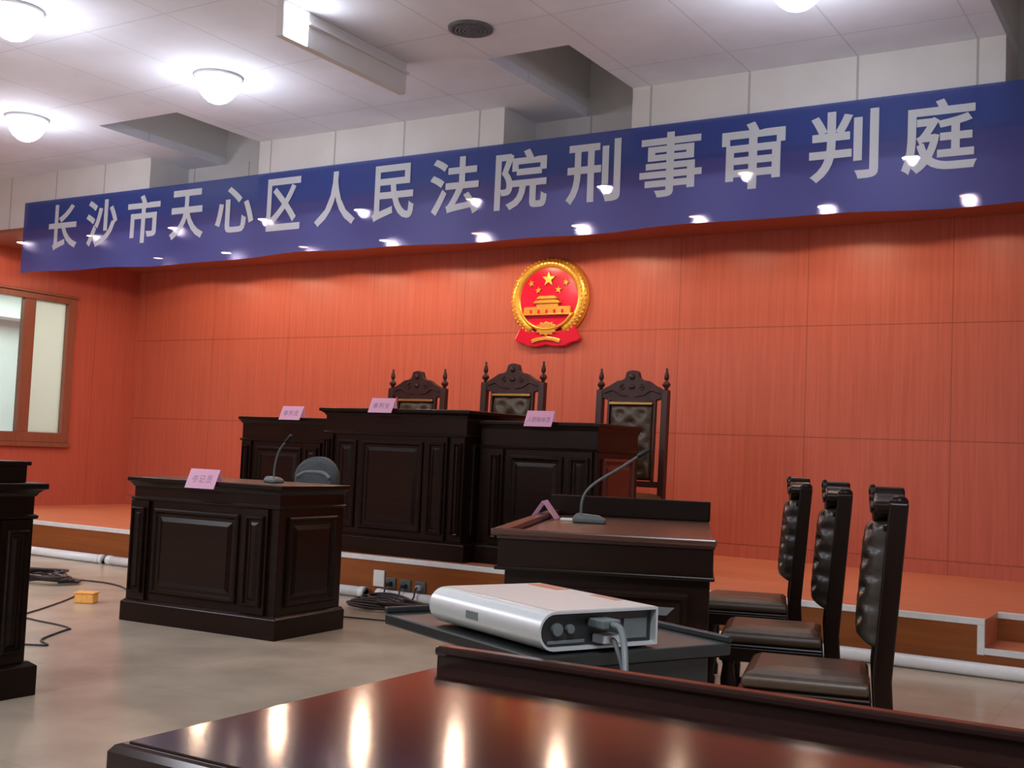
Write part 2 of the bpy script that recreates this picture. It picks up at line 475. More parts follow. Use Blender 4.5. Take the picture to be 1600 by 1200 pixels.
# ------------------------------------------------------------------ ceiling lamps of the hall
def downlight(x, y, label, lit=True):
    t = thing('ceiling_downlight', label, 'ceiling light', (x, y, ZC), group='round ceiling lamps')
    MB().lathe([(.18, 0), (.18, -.014), (.165, -.02), (.165, -.001)], seg=28).build('rim', M['lamp_ring'], t, smooth=True)
    prof = [(.163 * math.cos(a), -.006 - .20 * math.sin(a)) for a in [i * PI / 2 / 7 for i in range(7)]]
    MB().lathe(prof + [(.004, -.206)], seg=28).build('globe', M['lamp_cool'], t, smooth=True)
    lamp('POINT', (0, 0, -.36), P_DOWNLIGHT, COOL, t, size=.12)
    return t
downlight(-6.316, 5.93, 'glaring round ceiling lamp in front of the banner, above its fifth character')
downlight(-8.70, 6.03, 'round ceiling lamp at far left of the hall, above the left end of the banner')
downlight(-6.55, 4.40, 'glaring round ceiling lamp cut by the top left corner of the photo')
downlight(-1.98, 6.02, 'round ceiling lamp just above the photo\'s top edge, over the thirteenth character')
# grille of the unlit round diffuser
t = thing('ceiling_diffuser', 'dark round unlit ceiling diffuser between two ceiling shafts', 'ceiling vent', (-4.07, 5.92, ZC))
MB().lathe([(.145, 0), (.145, -.012), (.11, -.02), (.11, -.001)], seg=28).build('rim', M['vent'], t, smooth=True)
mb = MB()
for r in (.10, .075, .05, .025):
    mb.lathe([(r, -.002), (r + .004, -.022), (r - .012, -.022), (r - .016, -.002)], seg=24)
mb.build('vent_rings', M['vent'], t, smooth=True)

# hanging white board; its lit end is put in as a glowing face
t = thing('ceiling_glow_board', 'long white board hanging under the ceiling with a glaring lit end, at the top edge of the photo', 'ceiling light', (-5.09, 5.03, ZC))
MB().box(.195, .25, 0, 1.25, -.225, 0).build('housing', M['white_paint'], t, bevel=.006)
MB().box(.2502, .262, .015, .22, -.225, -.012).build('glow_face', M['lamp_cool'], t, bevel=.003)
MB().box(.2502, .275, .225, 1.25, -.085, -.07).build('shadow_ledge', M['white_paint'], t)
lamp('AREA', (.275, .115, -.12), 2.5, COOL, t, size=.2, size_y=.2, rot=(0, -PI / 2, 0))  # added lamp that goes with the glowing face

# unseen fill light panels, added to brighten the hall
for i, (x, y) in enumerate(((-8.5, -0.6), (-4.2, -0.9), (0.2, 0.6), (-8.6, 2.4))):
    t = thing('unseen_fill_panel', ('unseen added fill light panel in the ceiling over the left rear seats', 'unseen added fill light panel in the ceiling over the middle rear seats',
              'unseen added fill light panel in the ceiling above the photographer', 'unseen added fill light panel in the ceiling near the left wall')[i], 'ceiling light', (x, y, ZC))
    MB().box(-.6, .6, -.6, .6, -.015, 0).build('glow_face', glow('fill_glow', (0.95, 0.97, 1.0), 2.0) if i == 0 else bpy.data.materials['fill_glow'], t)
    MB().box(-.63, -.6, -.63, .63, -.02, 0).box(.6, .63, -.63, .63, -.02, 0).box(-.6, .6, -.63, -.6, -.02, 0).box(-.6, .6, .6, .63, -.02, 0).build('frame', M['white_paint'], t)
    lamp('AREA', (0, 0, -.03), P_FILL, COOL, t, size=1.1, size_y=1.1)

# ------------------------------------------------------------------ small warm downlights in the soffit
def soffit_light(x, y, label, power, mat, first=[None]):
    t = thing('soffit_downlight', label, 'downlight', (x, y, ZS - .03), group='small warm downlights behind the banner')
    MB().lathe([(.072, 0), (.072, -.006), (.056, -.008), (.056, -.001)], seg=18).build('rim', M['brass'], t, smooth=True)
    MB().lathe([(.055, -.001), (.055, -.006), (.04, -.010)], seg=18).build('bulb', mat, t, smooth=True)
    lamp('SPOT', (0, 0, -.02), power, WARM, t, size=.03, spot=math.radians(163), blend=.10)
    return t
row1 = [(-11.30, 'left of the first banner character'), (-10.13, 'on the second banner character'), (-8.90, 'just left of the fourth banner character'),
        (-7.68, 'just left of the sixth banner character'), (-6.52, 'just right of the seventh banner character'), (-5.32, 'on the ninth banner character'),
        (-4.09, 'on the eleventh banner character'), (-2.94, 'on the thirteenth banner character'), (-1.776, 'on the last banner character')]
for i, (x, s) in enumerate(row1):
    soffit_light(x, 7.88, 'small warm downlight glowing through the banner ' + s, P_SOFFIT_FRONT * (0.5 if i == 0 else 1.0), M['lamp_warm'])
row2 = [(-10.55, 'under the third banner character'), (-9.45, 'under the fifth banner character, leftmost part'), (-8.31, 'under the gap after the sixth banner character'),
        (-7.22, 'under the eighth banner character'), (-6.10, 'under the ninth banner character'), (-5.00, 'between the tenth and eleventh banner characters'),
        (-3.85, 'under the twelfth banner character'), (-2.73, 'under the fourteenth banner character'), (-1.64, 'under the last banner character')]
for i, (x, s) in enumerate(row2):
    dim = i in (6, 8)
    lv = 0.42 if dim else 0.62 if i == 7 else 0.85 if i == 5 else 0.6 if i == 0 else 1.0
    soffit_light(x, 9.14, 'small warm downlight near the banner\'s lower edge, ' + s, P_SOFFIT_REAR * lv, M['lamp_dim'] if i % 2 == 0 else M['lamp_warm'])

# ------------------------------------------------------------------ banner with its lettering
def wave(x, z):
    lo = max(0.0, (3.35 - z) / 0.55)
    return 0.006 * math.sin(x * 1.3) + lo ** 2 * (0.010 * math.sin(x * 3.1 + 1) + 0.004 * math.sin(x * 7.7))
BX0, BX1, BZ0, BZ1, BY = -10.58, -0.35, 2.80, 3.545, YF - .035
bn = thing('banner', 'long blue cloth banner with fifteen white Chinese characters hanging from the fascia', 'banner', (0, BY, 0))
mb = MB()
NX, NZ = 150, 12
grid = []
for i in range(NX + 1):
    x = BX0 + (BX1 - BX0) * i / NX
    zb = BZ0 + 0.012 * math.sin(x * 1.7) + 0.006 * math.sin(x * 5.3)
    grid.append([mb.bm.verts.new((x, wave(x, zb + (BZ1 - zb) * j / NZ), zb + (BZ1 - zb) * j / NZ)) for j in range(NZ + 1)])
for i in range(NX):
    for j in range(NZ):
        mb.bm.faces.new((grid[i][j], grid[i + 1][j], grid[i + 1][j + 1], grid[i][j + 1]))
cloth = mb.build('cloth', M['banner'], bn, smooth=True)

def text_mesh(s, weight):
    cu = bpy.data.curves.new('lettering', 'FONT')
    cu.body = s; cu.size = 1.0; cu.align_x = 'CENTER'
    cu.bevel_depth = weight; cu.bevel_resolution = 0; cu.extrude = 0.0; cu.resolution_u = 4
    ob = bpy.data.objects.new('lettering', cu)
    COL.objects.link(ob)
    dg = bpy.context.evaluated_depsgraph_get()
    me = bpy.data.meshes.new_from_object(ob.evaluated_get(dg))
    bpy.data.objects.remove(ob); bpy.data.curves.remove(cu)
    vs_ = [v.co.copy() for v in me.vertices]          # keep the front fill and its outward bevel, flattened
    fs = [list(p.vertices) for p in me.polygons if all(vs_[i].z > -1e-5 for i in p.vertices)]
    bpy.data.meshes.remove(me)
    return vs_, fs

def put_text(mb, s, weight, fn, x0, x1, z0, z1, keep=False):
    """flat text fitted into a box; fn(u, v) -> 3D point"""
    v, f = text_mesh(s, weight)
    if not v: return
    a0, a1 = min(p.x for p in v), max(p.x for p in v)
    b0, b1 = min(p.y for p in v), max(p.y for p in v)
    bv = [mb.bm.verts.new(fn(x0 + (p.x - a0) / (a1 - a0) * (x1 - x0), z0 + (p.y - b0) / (b1 - b0) * (z1 - z0))) for p in v]
    for p in f:
        try: mb.bm.faces.new([bv[i] for i in p])
        except ValueError: pass

mb = MB()
chars = [('长', -10.159, -9.718), ('沙', -9.587, -9.131), ('市', -8.986, -8.536), ('天', -8.394, -7.952), ('心', -7.799, -7.319), ('区', -7.16, -6.762),
         ('人', -6.598, -6.153), ('民', -5.979, -5.55), ('法', -5.393, -4.924), ('院', -4.778, -4.313), ('刑', -4.151, -3.704), ('事', -3.551, -3.074),
         ('审', -2.929, -2.479), ('判', -2.315, -1.864), ('庭', -1.721, -1.268)]
for c, x0, x1 in chars:
    h = 0.42 if c == '心' else 0.465
    put_text(mb, c, 0.020, lambda u, v: (u, wave(u, v) - .008, v), x0, x1, 3.25 - h / 2, 3.25 + h / 2)
mb.build('lettering', M['letter'], bn)

# ------------------------------------------------------------------ national emblem on the rear wall
def emblem():
    cx, cz = -5.715, 2.735
    t = thing('national_emblem', 'red and gold round state emblem with gate and stars on the rear wall', 'emblem', (cx, YW - .004, cz))
    def disc(r, y0, y1, rz=None, seg=48):
        rz = rz or r
        return MB().rings([[(r * math.cos(2 * PI * i / seg), y, rz * math.sin(2 * PI * i / seg)) for i in range(seg)] for y in (y0, y1)])
    disc(.335, 0, -.045, .335).build('red_field', M['emblem_red'], t, bevel=.006)
    # wreath of grain ears: two rows of plump grains on a curved band
    mb = MB()
    band = []
    n = 60
    for i in range(n + 1):
        a = math.radians(-62) + math.radians(304) * i / n
        ca, sa = math.cos(a), math.sin(a)
        band.append([(r * ca, y, r * sa * 0.94 - .01) for r, y in ((.315, 0), (.315, -.03), (.345, -.062), (.385, -.068), (.425, -.055), (.445, -.02), (.445, 0))])
    mb.rings(band)
    wreath = mb.build('grain_wreath', M['gold'], t, smooth=True)
    mb = MB()
    for i in range(46):
        a = math.radians(-58) + math.radians(296) * (i + .5) / 46
        for r in (.350, .385, .42):
            c = (r * math.cos(a), -.058 + abs(r - .385) * .25, r * math.sin(a) * .94 - .01)
            mb.sphere(c, .017, .014, .017, 6, 4)
    mb.build('grains', M['gold'], wreath, smooth=True)
    # stars
    def star(cx_, cz_, R, rot):
        pts = []
        for k in range(10):
            r = R if k % 2 == 0 else R * .40
            a = PI / 2 + rot + k * PI / 5
            pts.append((cx_ + r * math.cos(a), cz_ + r * math.sin(a)))
        return MB().prism(pts, (0, -.046, 0), (1, 0, 0), (0, 0, 1), (0, -1, 0), .014)
    star(0.0, .185, .085, 0).build('large_star', M['gold'], t, bevel=.004)
    for x, z, r in ((-.20, .145, .3), (-.115, .075, .1), (.115, .075, -.1), (.20, .145, -.3)):
        star(x, z, .042, r).build('small_star', M['gold'], t, bevel=.003)
    # gate
    mb = MB()
    mb.box(-.265, .265, -.075, -.046, -.165, -.095)
    mb.box(-.30, .30, -.08, -.046, -.18, -.163)
    mb.build('gate_wall', M['gold'], t, bevel=.004)
    for x in (-.18, -.09, 0, .09, .18):
        MB().box(x - .012, x + .012, -.0775, -.076, -.165, -.125).build('gate_arch', M['emblem_red'], t)
    mb = MB()
    mb.box(-.125, .125, -.07, -.046, -.095, -.062)
    for z, w in ((-.062, .16), (-.018, .125)):
        mb.prism([(-w, z), (w, z), (w - .035, z + .03), (-w + .035, z + .03)], (0, -.046, 0), (1, 0, 0), (0, 0, 1), (0, -1, 0), .04)
    mb.box(-.095, .095, -.066, -.046, -.034, -.016)
    mb.build('gate_tower', M['gold'], t, bevel=.003)
    # gear
    pts = []
    for k in range(36):
        r = .098 if k % 3 else .122
        a = 2 * PI * k / 36
        pts.append((r * math.cos(a), r * math.sin(a)))
    MB().prism([(p[0] * 1.1, p[1] * .62 - .315) for p in pts], (0, -.046, 0), (1, 0, 0), (0, 0, 1), (0, -1, 0), .03).build('gear', M['gold'], t, bevel=.004)
    # drapery
    out = [(-.30, -.265), (-.24, -.30), (-.15, -.335), (0, -.352), (.15, -.335), (.24, -.30), (.30, -.265), (.335, -.35), (.375, -.415), (.345, -.445), (.28, -.455),
           (.215, -.487), (.12, -.495), (0, -.475), (-.12, -.495), (-.215, -.487), (-.28, -.455), (-.345, -.445), (-.375, -.415), (-.335, -.35)]
    MB().prism(out, (0, -.0, 0), (1, 0, 0), (0, 0, 1), (0, -1, 0), .058).build('red_drapery', M['emblem_red'], t, bevel=.01)
    pts = [(-.30 * math.cos(a), -.085 - .235 * math.sin(a)) for a in [math.radians(20 + 140 * i / 24) for i in range(25)]]
    MB().tube([(p[0], -.066, p[1]) for p in pts], .016, 8).build('ribbon_band', M['gold'], t, smooth=True)
    knot = [(-.17, -.425), (-.10, -.405), (0, -.392), (.10, -.405), (.17, -.425), (.155, -.462), (.08, -.44), (0, -.43), (-.08, -.44), (-.155, -.462)]
    MB().prism(knot, (0, -.058, 0), (1, 0, 0), (0, 0, 1), (0, -1, 0), .018).build('ribbon_knot', M['gold'], t, bevel=.006)
    return t
emblem()

# ------------------------------------------------------------------ panelled court desks
def panel_desk(name, label, cat, loc, rz, W, D, H, columns, rim=0.0, over=.035, frieze=.155, plinth=.14, side_cols=1, sides=(1, -1),
               wood='dark_wood', top_mat=None, side_wood=None, ov=None):
    """front faces local -y; columns = list of (x0, x1, 'panel'|'pilaster') on the front, metres from the left"""
    t = thing(name, label, cat, loc, rz)
    w2, d2 = W / 2, D / 2
    wd = M[wood]
    kl, kr = ov or (1, 1)         # overhang on the left / right end
    MB().box(-w2, w2, -d2, d2, plinth * .6, H - .03).build('carcass', wd, t, bevel=.004)
    mb = MB()
    def ring(z, o): return [(-w2 - o * kl, -d2 - o, z), (w2 + o * kr, -d2 - o, z), (w2 + o * kr, d2 + .01, z), (-w2 - o * kl, d2 + .01, z)]
    mb.rings([ring(0, over), ring(plinth - .02, over), ring(plinth, .012)])
    mb.build('plinth', wd, t, bevel=.004)
    # crown: cove + slab
    mb = MB()
    mb.rings([ring(H - .060, .004), ring(H - .045, .012), ring(H - .030, over * .7), ring(H - .026, over), ring(H - .004, over), ring(H, over - .006)])
    mb.build('crown_moulding', wd, t, bevel=.002)
    zf = H - frieze
    mb = MB()
    mb.rings([ring(zf - .012, .001), ring(zf - .008, .012), ring(zf + .004, .014), ring(zf + .010, .006), ring(zf + .012, .001)])
    mb.build('frieze_moulding', wd, t)
    zp0, zp1 = plinth + .045, zf - .055
    for x0, x1, kind in columns:
        mb = MB()
        if kind == 'pilaster':
            mb.box(-w2 + x0, -w2 + x1, -d2 - .022, -d2 + .01, plinth, zf - .012)
            mb.panel((-w2 + x0 + .022, -d2 - .022, zp0), (1, 0, 0), (0, 0, 1), (0, -1, 0), x1 - x0 - .044, zp1 - zp0)
            mb.build('pilaster', wd, t)
        else:
            mb.panel((-w2 + x0, -d2, zp0), (1, 0, 0), (0, 0, 1), (0, -1, 0), x1 - x0, zp1 - zp0)
            mb.build('front_panel', wd, t)
    sw = M[side_wood] if side_wood else wd
    for s in sides:
        n = side_cols
        seg = (D - .10) / n
        for k in range(n):
            mb = MB()
            y = -d2 + .05 + k * seg + .03
            if s > 0: mb.panel((w2, y, zp0), (0, 1, 0), (0, 0, 1), (1, 0, 0), seg - .06, zp1 - zp0)
            else: mb.panel((-w2, y + seg - .06, zp0), (0, -1, 0), (0, 0, 1), (-1, 0, 0), seg - .06, zp1 - zp0)
            mb.build('side_panel', sw, t)
    if rim:
        o = over - .01
        mb = MB()
        mb.box(-w2 - o, w2 + o, -d2 - o, -d2 - o + .035, H, H + rim)
        mb.build('front_rail', wd, t, bevel=.004)
        for s in (-1, 1):
            mb = MB()
            x = s * (w2 + o - .0175)
            mb.box(x - .0175, x + .0175, -d2 - o + .036, d2, H, H + rim)
            mb.build('side_rail', wd, t, bevel=.004)
    if top_mat:
        mb = MB(); mb.box(-w2 + .02, w2 - .02, -d2 + .02, d2, H + .0005, H + .004)
        mb.build('worktop', M[top_mat], t)
    return t

# the judges' bench: three units on the platform
panel_desk('judges_bench', 'dark carved judges bench on the platform, tallest centre unit', 'bench', (-5.585, 7.30 + .40, PZ), 0, 1.40, .80, 1.155,
           [(.0, .10, 'pilaster'), (.14, .34, 'panel'), (.40, 1.00, 'panel'), (1.05, 1.24, 'pilaster'), (1.29, 1.40, 'pilaster')], over=.045, frieze=.20, plinth=.15)
panel_desk('judges_bench', 'dark carved judges bench on the platform, low left unit by the corner', 'bench', (-6.839, 7.42 + .34, PZ), 0, 1.01, .68, 1.07,
           [(.02, .13, 'pilaster'), (.18, .70, 'panel'), (.75, .92, 'pilaster')], over=.03, frieze=.20, plinth=.15, sides=(-1,), ov=(1, 0))
panel_desk('judges_bench', 'dark carved judges bench on the platform, low right unit with reddish end', 'bench', (-4.329, 7.42 + .34, PZ), 0, 1.01, .68, 1.085,
           [(.10, .22, 'pilaster'), (.27, .73, 'panel'), (.78, .98, 'pilaster')], over=.03, frieze=.20, plinth=.15, sides=(1,), side_wood='lit_end_wood', ov=(0, 1))

# clerk's desk on the hall floor
CK = (-5.35, 5.385)
ck_rz = math.radians(3.8)
panel_desk('clerk_desk', 'dark panelled clerk desk with a pink name card, standing before the bench', 'desk', (CK[0] - .002, CK[1] + .03, 0), ck_rz, 1.18, .64, .91,
           [(.0, .15, 'pilaster'), (.19, .88, 'panel'), (.93, 1.11, 'pilaster')], over=.035, frieze=.135, plinth=.14, side_wood=None)

# party desk at the far left edge, its panelled front facing the middle of the hall
panel_desk('party_desk', 'dark party desk with raised rail at the left edge of the photo', 'desk', (-4.87, 2.14, 0), PI / 2, 2.30, .74, .935,
           [(.03, .15, 'pilaster'), (.2, .75, 'panel'), (.8, 1.45, 'panel'), (1.5, 2.1, 'panel'), (2.13, 2.28, 'pilaster')], rim=.0, over=.04, frieze=.15, plinth=.15)
tp = [o for o in COL.objects if o.name.startswith('party_desk')][0]
MB().box(-1.15, 1.13, -.33, -.285, .935, 1.028).box(-1.15, 1.145, -.34, -.275, 1.010, 1.03).build('front_rail', M['dark_wood'], tp, bevel=.004)
MB().box(1.09, 1.135, -.284, .37, .935, 1.028).build('side_rail', M['dark_wood'], tp, bevel=.004)

# party table on the right: long desk with rails, its near end towards the camera
RA = Vector((-2.253, 3.594, 0))
rt_rz = math.radians(22.5)
RW, RL, RZ = .785, 1.80, .88
t = thing('party_desk', 'dark railed party desk carrying a gooseneck microphone, before the three side chairs', 'desk', RA, rt_rz)
MB().box(.03, RW - .01, .03, RL - .01, .0, RZ - .14).build('carcass', M['dark_wood'], t, bevel=.004)
MB().box(.005, RW, .005, RL, RZ - .14, RZ - .036).build('frieze', M['dark_wood'], t, bevel=.003)
MB().box(-.005, RW + .006, -.005, RL + .005, RZ - .150, RZ - .136).build('frieze_moulding', M['dark_wood'], t, bevel=.004)
MB().box(.0, RW + .004, 0.0, RL, RZ - .036, RZ - .026).build('worktop', M['desk_top'], t)
mb = MB(); mb.box(-.02, RW + .01, -.02, .025, RZ - .024, RZ)
mb.build('near_rail', M['desk_top'], t, bevel=.006)
mb = MB(); mb.box(-.02, .035, .026, RL - .04, RZ - .024, RZ)
mb.build('front_rail', M['desk_top'], t, bevel=.006)
mb = MB(); mb.box(-.02, RW + .01, RL - .039, RL, RZ - .026, RZ + .075)
mb.build('far_rail', M['dark_wood'], t, bevel=.006)
MB().box(0, RW + .01, 0, RL, 0, .11).build('plinth', M['dark_wood'], t, bevel=.006)
mb = MB(); mb.panel((.08, .03, .16), (1, 0, 0), (0, 0, 1), (0, -1, 0), RW - .16, RZ - .14 - .22)
mb.build('end_panel', M['dark_wood'], t)
def on_right_desk(u, v, z):
    c, s = math.cos(rt_rz), math.sin(rt_rz)
    return (RA.x + c * u - s * v, RA.y + s * u + c * v, z)

# ------------------------------------------------------------------ carved chairs
def tuft_pad(W, H, T, nx, nz, tx, tz, O=(0, 0, 0), back=0.0):
    """buttoned cushion standing upright, front towards -y"""
    mb = MB()
    g = []
    for j in range(nz + 1):
        row = []
        for i in range(nx + 1):
            u, v = i / nx, j / nz
            e = max(0, 1 - abs(2 * u - 1) ** 6) ** .5 * max(0, 1 - abs(2 * v - 1) ** 10) ** .5
            a, b_ = u * tx, v * tz
            d = 0
            for (oa, ob) in ((0, 0), (.5, .5)):
                fa = (a + oa) % 1 - .5; fb = (b_ + ob) % 1 - .5
                d = max(d, math.exp(-((fa / .20) ** 2 + (fb / .20) ** 2)))
            y = -back - T * e * (1 - .42 * d)
            row.append(mb.bm.verts.new((O[0] + (u - .5) * W, O[1] + y, O[2] + v * H)))
        g.append(row)
    for j in range(nz):
        for i in range(nx):
            mb.bm.faces.new((g[j][i], g[j][i + 1], g[j + 1][i + 1], g[j + 1][i]))
    edge = [g[0][i] for i in range(nx + 1)] + [g[j][nx] for j in range(1, nz + 1)] + [g[nz][i] for i in range(nx - 1, -1, -1)] + [g[j][0] for j in range(nz - 1, 0, -1)]
    bk = [mb.bm.verts.new((v.co.x, O[1] + .012, v.co.z)) for v in edge]
    n = len(edge)
    for i in range(n):
        mb.bm.faces.new((edge[i], bk[i], bk[(i + 1) % n], edge[(i + 1) % n]))
    mb.bm.faces.new(bk)
    return mb

def crest_profile(W, h, drop, n=40):
    """carved pediment: shoulders rising to a round knob"""
    top = []
    for i in range(n + 1):
        u = -1 + 2 * i / n
        a = abs(u)
        z = h * .80 * (1 - a) ** .85 + .012 * math.sin(a * 14) * (1 - a)
        if a < .24: z = max(z, h * (.80 + .20 * math.sqrt(max(0, 1 - (a / .24) ** 2))))
        top.append((u * W / 2, z))
    bot = [(W / 2 * u, -drop + (.05 * (abs(u)) ** 2 - .0)) for u in [1 - 2 * i / 12 for i in range(13)]]
    return top + bot

def throne(name, label, loc, rz, W, D, seat, post_z, crest_h, finial_h, pad_w, pad_t, post=.058, post_d=.06, rake=.05, gap_frame=True, wood='chair_wood', leather='leather',
           tx=3, tz=4, crest_drop=.12, seat_mat='seat_leather', group=None, seat_t=.09, crest_t=.05):
    t = thing(name, label, 'chair', loc, rz, group)
    wd = M[wood]
    w2, d2 = W / 2, D / 2
    yb = d2 - post_d            # front of rear posts at seat height
    def yk(z):                  # rake of the back
        return yb + max(0, z - seat) * rake / (post_z - seat)
    for s in (-1, 1):
        x0, x1 = (s * w2, s * (w2 - post)) if s < 0 else (s * (w2 - post), s * w2)
        zs = [0, seat, post_z]
        ys = [yb + .03, yb, yk(post_z)]
        MB().rings([[(x0, y, z), (x1, y, z), (x1, y + post_d, z), (x0, y + post_d, z)] for y, z in zip(ys, zs)]).build('rear_post', wd, t, bevel=.006)
        MB().lathe([(.028, 0), (.030, .05), (.020, .07), (.026, .12), (.032, .24), (.024, .30), (.034, .33), (.034, seat - seat_t - .01)],
                   (s * (w2 - .04), -d2 + .05, 0), 12).build('front_leg', wd, t, smooth=True)
        if finial_h:
            f = finial_h
            MB().lathe([(.020, 0), (.014, .08 * f), (.030, .18 * f), (.034, .26 * f), (.024, .36 * f), (.010, .42 * f), (.018, .48 * f), (.022, .60 * f), (.016, .76 * f), (.008, .86 * f),
                        (.012, .92 * f), (.004, f)], ((x0 + x1) / 2, yk(post_z) + post_d / 2, post_z), 12).build('finial', wd, t, smooth=True)
        else:
            MB().sphere(((x0 + x1) / 2, yk(post_z) + post_d / 2, post_z + .004), post * .5, post_d * .5, .022, 12, 6).build('post_cap', wd, t, smooth=True)
    # seat
    mb = MB(); zt = seat - .065
    mb.box(-w2 + .005, w2 - .005, -d2 + .012, yb, zt - .075, zt - .012)
    mb.box(-w2 - .004, w2 + .004, -d2, yb, zt - .012, zt)
    mb.build('seat_frame', wd, t, bevel=.006)
    mb = MB(); loops = []
    for z, i in ((zt, .012), (zt + .02, .002), (zt + .045, .010), (seat - .004, .045), (seat + .004, .11)):
        loops.append([(-w2 + i, -d2 + .008 + i, z), (w2 - i, -d2 + .008 + i, z), (w2 - i, yb - .004 - i * .3, z), (-w2 + i, yb - .004 - i * .3, z)])
    mb.rings(loops)
    mb.build('seat_cushion', M[seat_mat], t, bevel=.012, seg=3)
    # back frame
    mb = MB()
    pz0, pz1 = seat + (.10 if finial_h else .085), post_z - crest_drop + .045
    for z0, z1 in ((pz0 - .05, pz0),):
        mb.hexa([(-w2 + post, yk(z0) + .012, z0), (w2 - post, yk(z0) + .012, z0), (w2 - post, yk(z0) + .045, z0), (-w2 + post, yk(z0) + .045, z0)],
                [(-w2 + post, yk(z1) + .012, z1), (w2 - post, yk(z1) + .012, z1), (w2 - post, yk(z1) + .045, z1), (-w2 + post, yk(z1) + .045, z1)])
    p2 = pad_w / 2
    for s in (-1, 1):
        a, b_ = sorted((s * p2, s * (p2 + .022)))
        mb.hexa([(a, yk(pz0) + .006, pz0), (b_, yk(pz0) + .006, pz0), (b_, yk(pz0) + .045, pz0), (a, yk(pz0) + .045, pz0)],
                [(a, yk(pz1) + .006, pz1), (b_, yk(pz1) + .006, pz1), (b_, yk(pz1) + .045, pz1), (a, yk(pz1) + .045, pz1)])
    mb.build('back_frame', wd, t, bevel=.004)
    zt2 = post_z - crest_drop + (.005 if finial_h else .0)
    pad = tuft_pad(pad_w - .004, zt2 - pz0 - .012 + (0 if finial_h else .035), pad_t, 30, 44, tx, tz).build('back_pad', M[leather], t, smooth=True)
    ang = math.atan2(yk(zt2) - yk(pz0), zt2 - pz0)
    pad.location = (0, yk(pz0) + .03, pz0 + .006); pad.rotation_euler = (-ang, 0, 0)
    MB().hexa([(-p2, yk(zt2) - .012, zt2 - .012), (p2, yk(zt2) - .012, zt2 - .012), (p2, yk(zt2) + .04, zt2 - .012), (-p2, yk(zt2) + .04, zt2 - .012)],
              [(-p2, yk(zt2) - .012, zt2 + .012), (p2, yk(zt2) - .012, zt2 + .012), (p2, yk(zt2) + .04, zt2 + .012), (-p2, yk(zt2) + .04, zt2 + .012)]
              ).build('top_rail', M['brass'] if finial_h else wd, t, bevel=.005)
    # crest
    cw = W - 2 * post + .01 if finial_h else W - post
    cy = (post_d + crest_t) / 2 if finial_h else post_d - .006      # rear face of the crest behind the front of the posts
    mb = MB()
    mb.prism(crest_profile(cw, crest_h, crest_drop), (0, yk(post_z) + cy, post_z), (1, 0, 0), (0, 0, 1), (0, -1, 0), crest_t)
    crest = mb.build('crest_rail', wd, t, bevel=.007 if finial_h else .022, seg=3)
    # carved relief: scrolls and a rosette
    mb = MB()
    yf = yk(post_z) + cy - crest_t
    for s in (-1, 1):
        pts = []
        for k in range(26):
            a = k / 25 * 2.6 * PI
            r = .006 + .020 * k / 25
            pts.append((s * (cw * .16 + r * math.cos(a)), yf - .002, post_z + crest_h * .12 + r * math.sin(a)))
        mb.tube(pts, .006, 6)
        mb.tube(smooth_path([(s * cw * .46, yf - .002, post_z - crest_drop * .25), (s * cw * .32, yf - .003, post_z - crest_drop * .05), (s * cw * .2, yf - .002, post_z - crest_drop * .35), (s * cw * .06, yf - .002, post_z - crest_drop * .45)]), .007, 6)
    mb.sphere((0, yf - .002, post_z + crest_h * .66), .026, .014, .026, 12, 6)
    mb.sphere((0, yf - .002, post_z + crest_h * .15), .030, .012, .022, 12, 6)
    mb.build('carving', wd, crest, smooth=True)
    # stretchers
    mb = MB()
    for s in (-1, 1):
        mb.box(s * (w2 - .04) - .012, s * (w2 - .04) + .012, -d2 + .05, yb + .04, .15, .185)
    mb.box(-w2 + .04, w2 - .04, -.015, .015, .152, .182)
    mb.build('stretcher', wd, t, bevel=.004)
    return t

jk = dict(W=.66, D=.56, seat=.56, pad_w=.40, pad_t=.045, rake=.03, tx=2.0, tz=4.0)
throne('judge_chair', 'carved high back judge chair behind the centre bench unit, half hidden by its name card', (-6.405, 8.44, PZ), 0, post_z=1.415, crest_h=.165, finial_h=.185, **jk)
throne('judge_chair', 'tallest carved high back judge chair, directly below the emblem', (-5.355, 8.44, PZ), 0, post_z=1.475, crest_h=.170, finial_h=.19, **jk)
throne('judge_chair', 'carved high back judge chair at the right end of the bench', (-4.180, 8.44, PZ), 0, post_z=1.415, crest_h=.165, finial_h=.185, **jk)

sk = dict(W=.46, D=.50, seat=.46, post_z=1.045, crest_h=.050, finial_h=0, pad_w=.37, pad_t=.100, post=.05, post_d=.062, rake=.042, wood='dark_wood_up', leather='black_leather', tx=2.5, tz=4.5,
          crest_drop=.085, crest_t=.105, seat_t=.10)
def side_chair(label, fx, fy, bx, by, rz):
    """near seat edge runs from (fx,fy) front to (bx,by) rear"""
    rz = math.radians(rz)
    mx, my = (fx + bx) / 2, (fy + by) / 2
    v = (-math.sin(rz), math.cos(rz))
    cx, cy = mx + v[0] * .23, my + v[1] * .23
    u = (math.cos(rz), math.sin(rz))
    throne('side_chair', label, (cx + u[0] * .03, cy + u[1] * .03, 0), rz - PI / 2, **sk)
side_chair('dark buttoned leather side chair nearest the camera in the row of three', -1.37, 3.79, -.985, 3.90, 15)
side_chair('dark buttoned leather side chair, middle of the row of three', -1.80, 4.68, -1.40, 4.80, 17)
side_chair('dark buttoned leather side chair farthest from the camera in the row of three', -2.27, 5.66, -1.87, 5.80, 19)

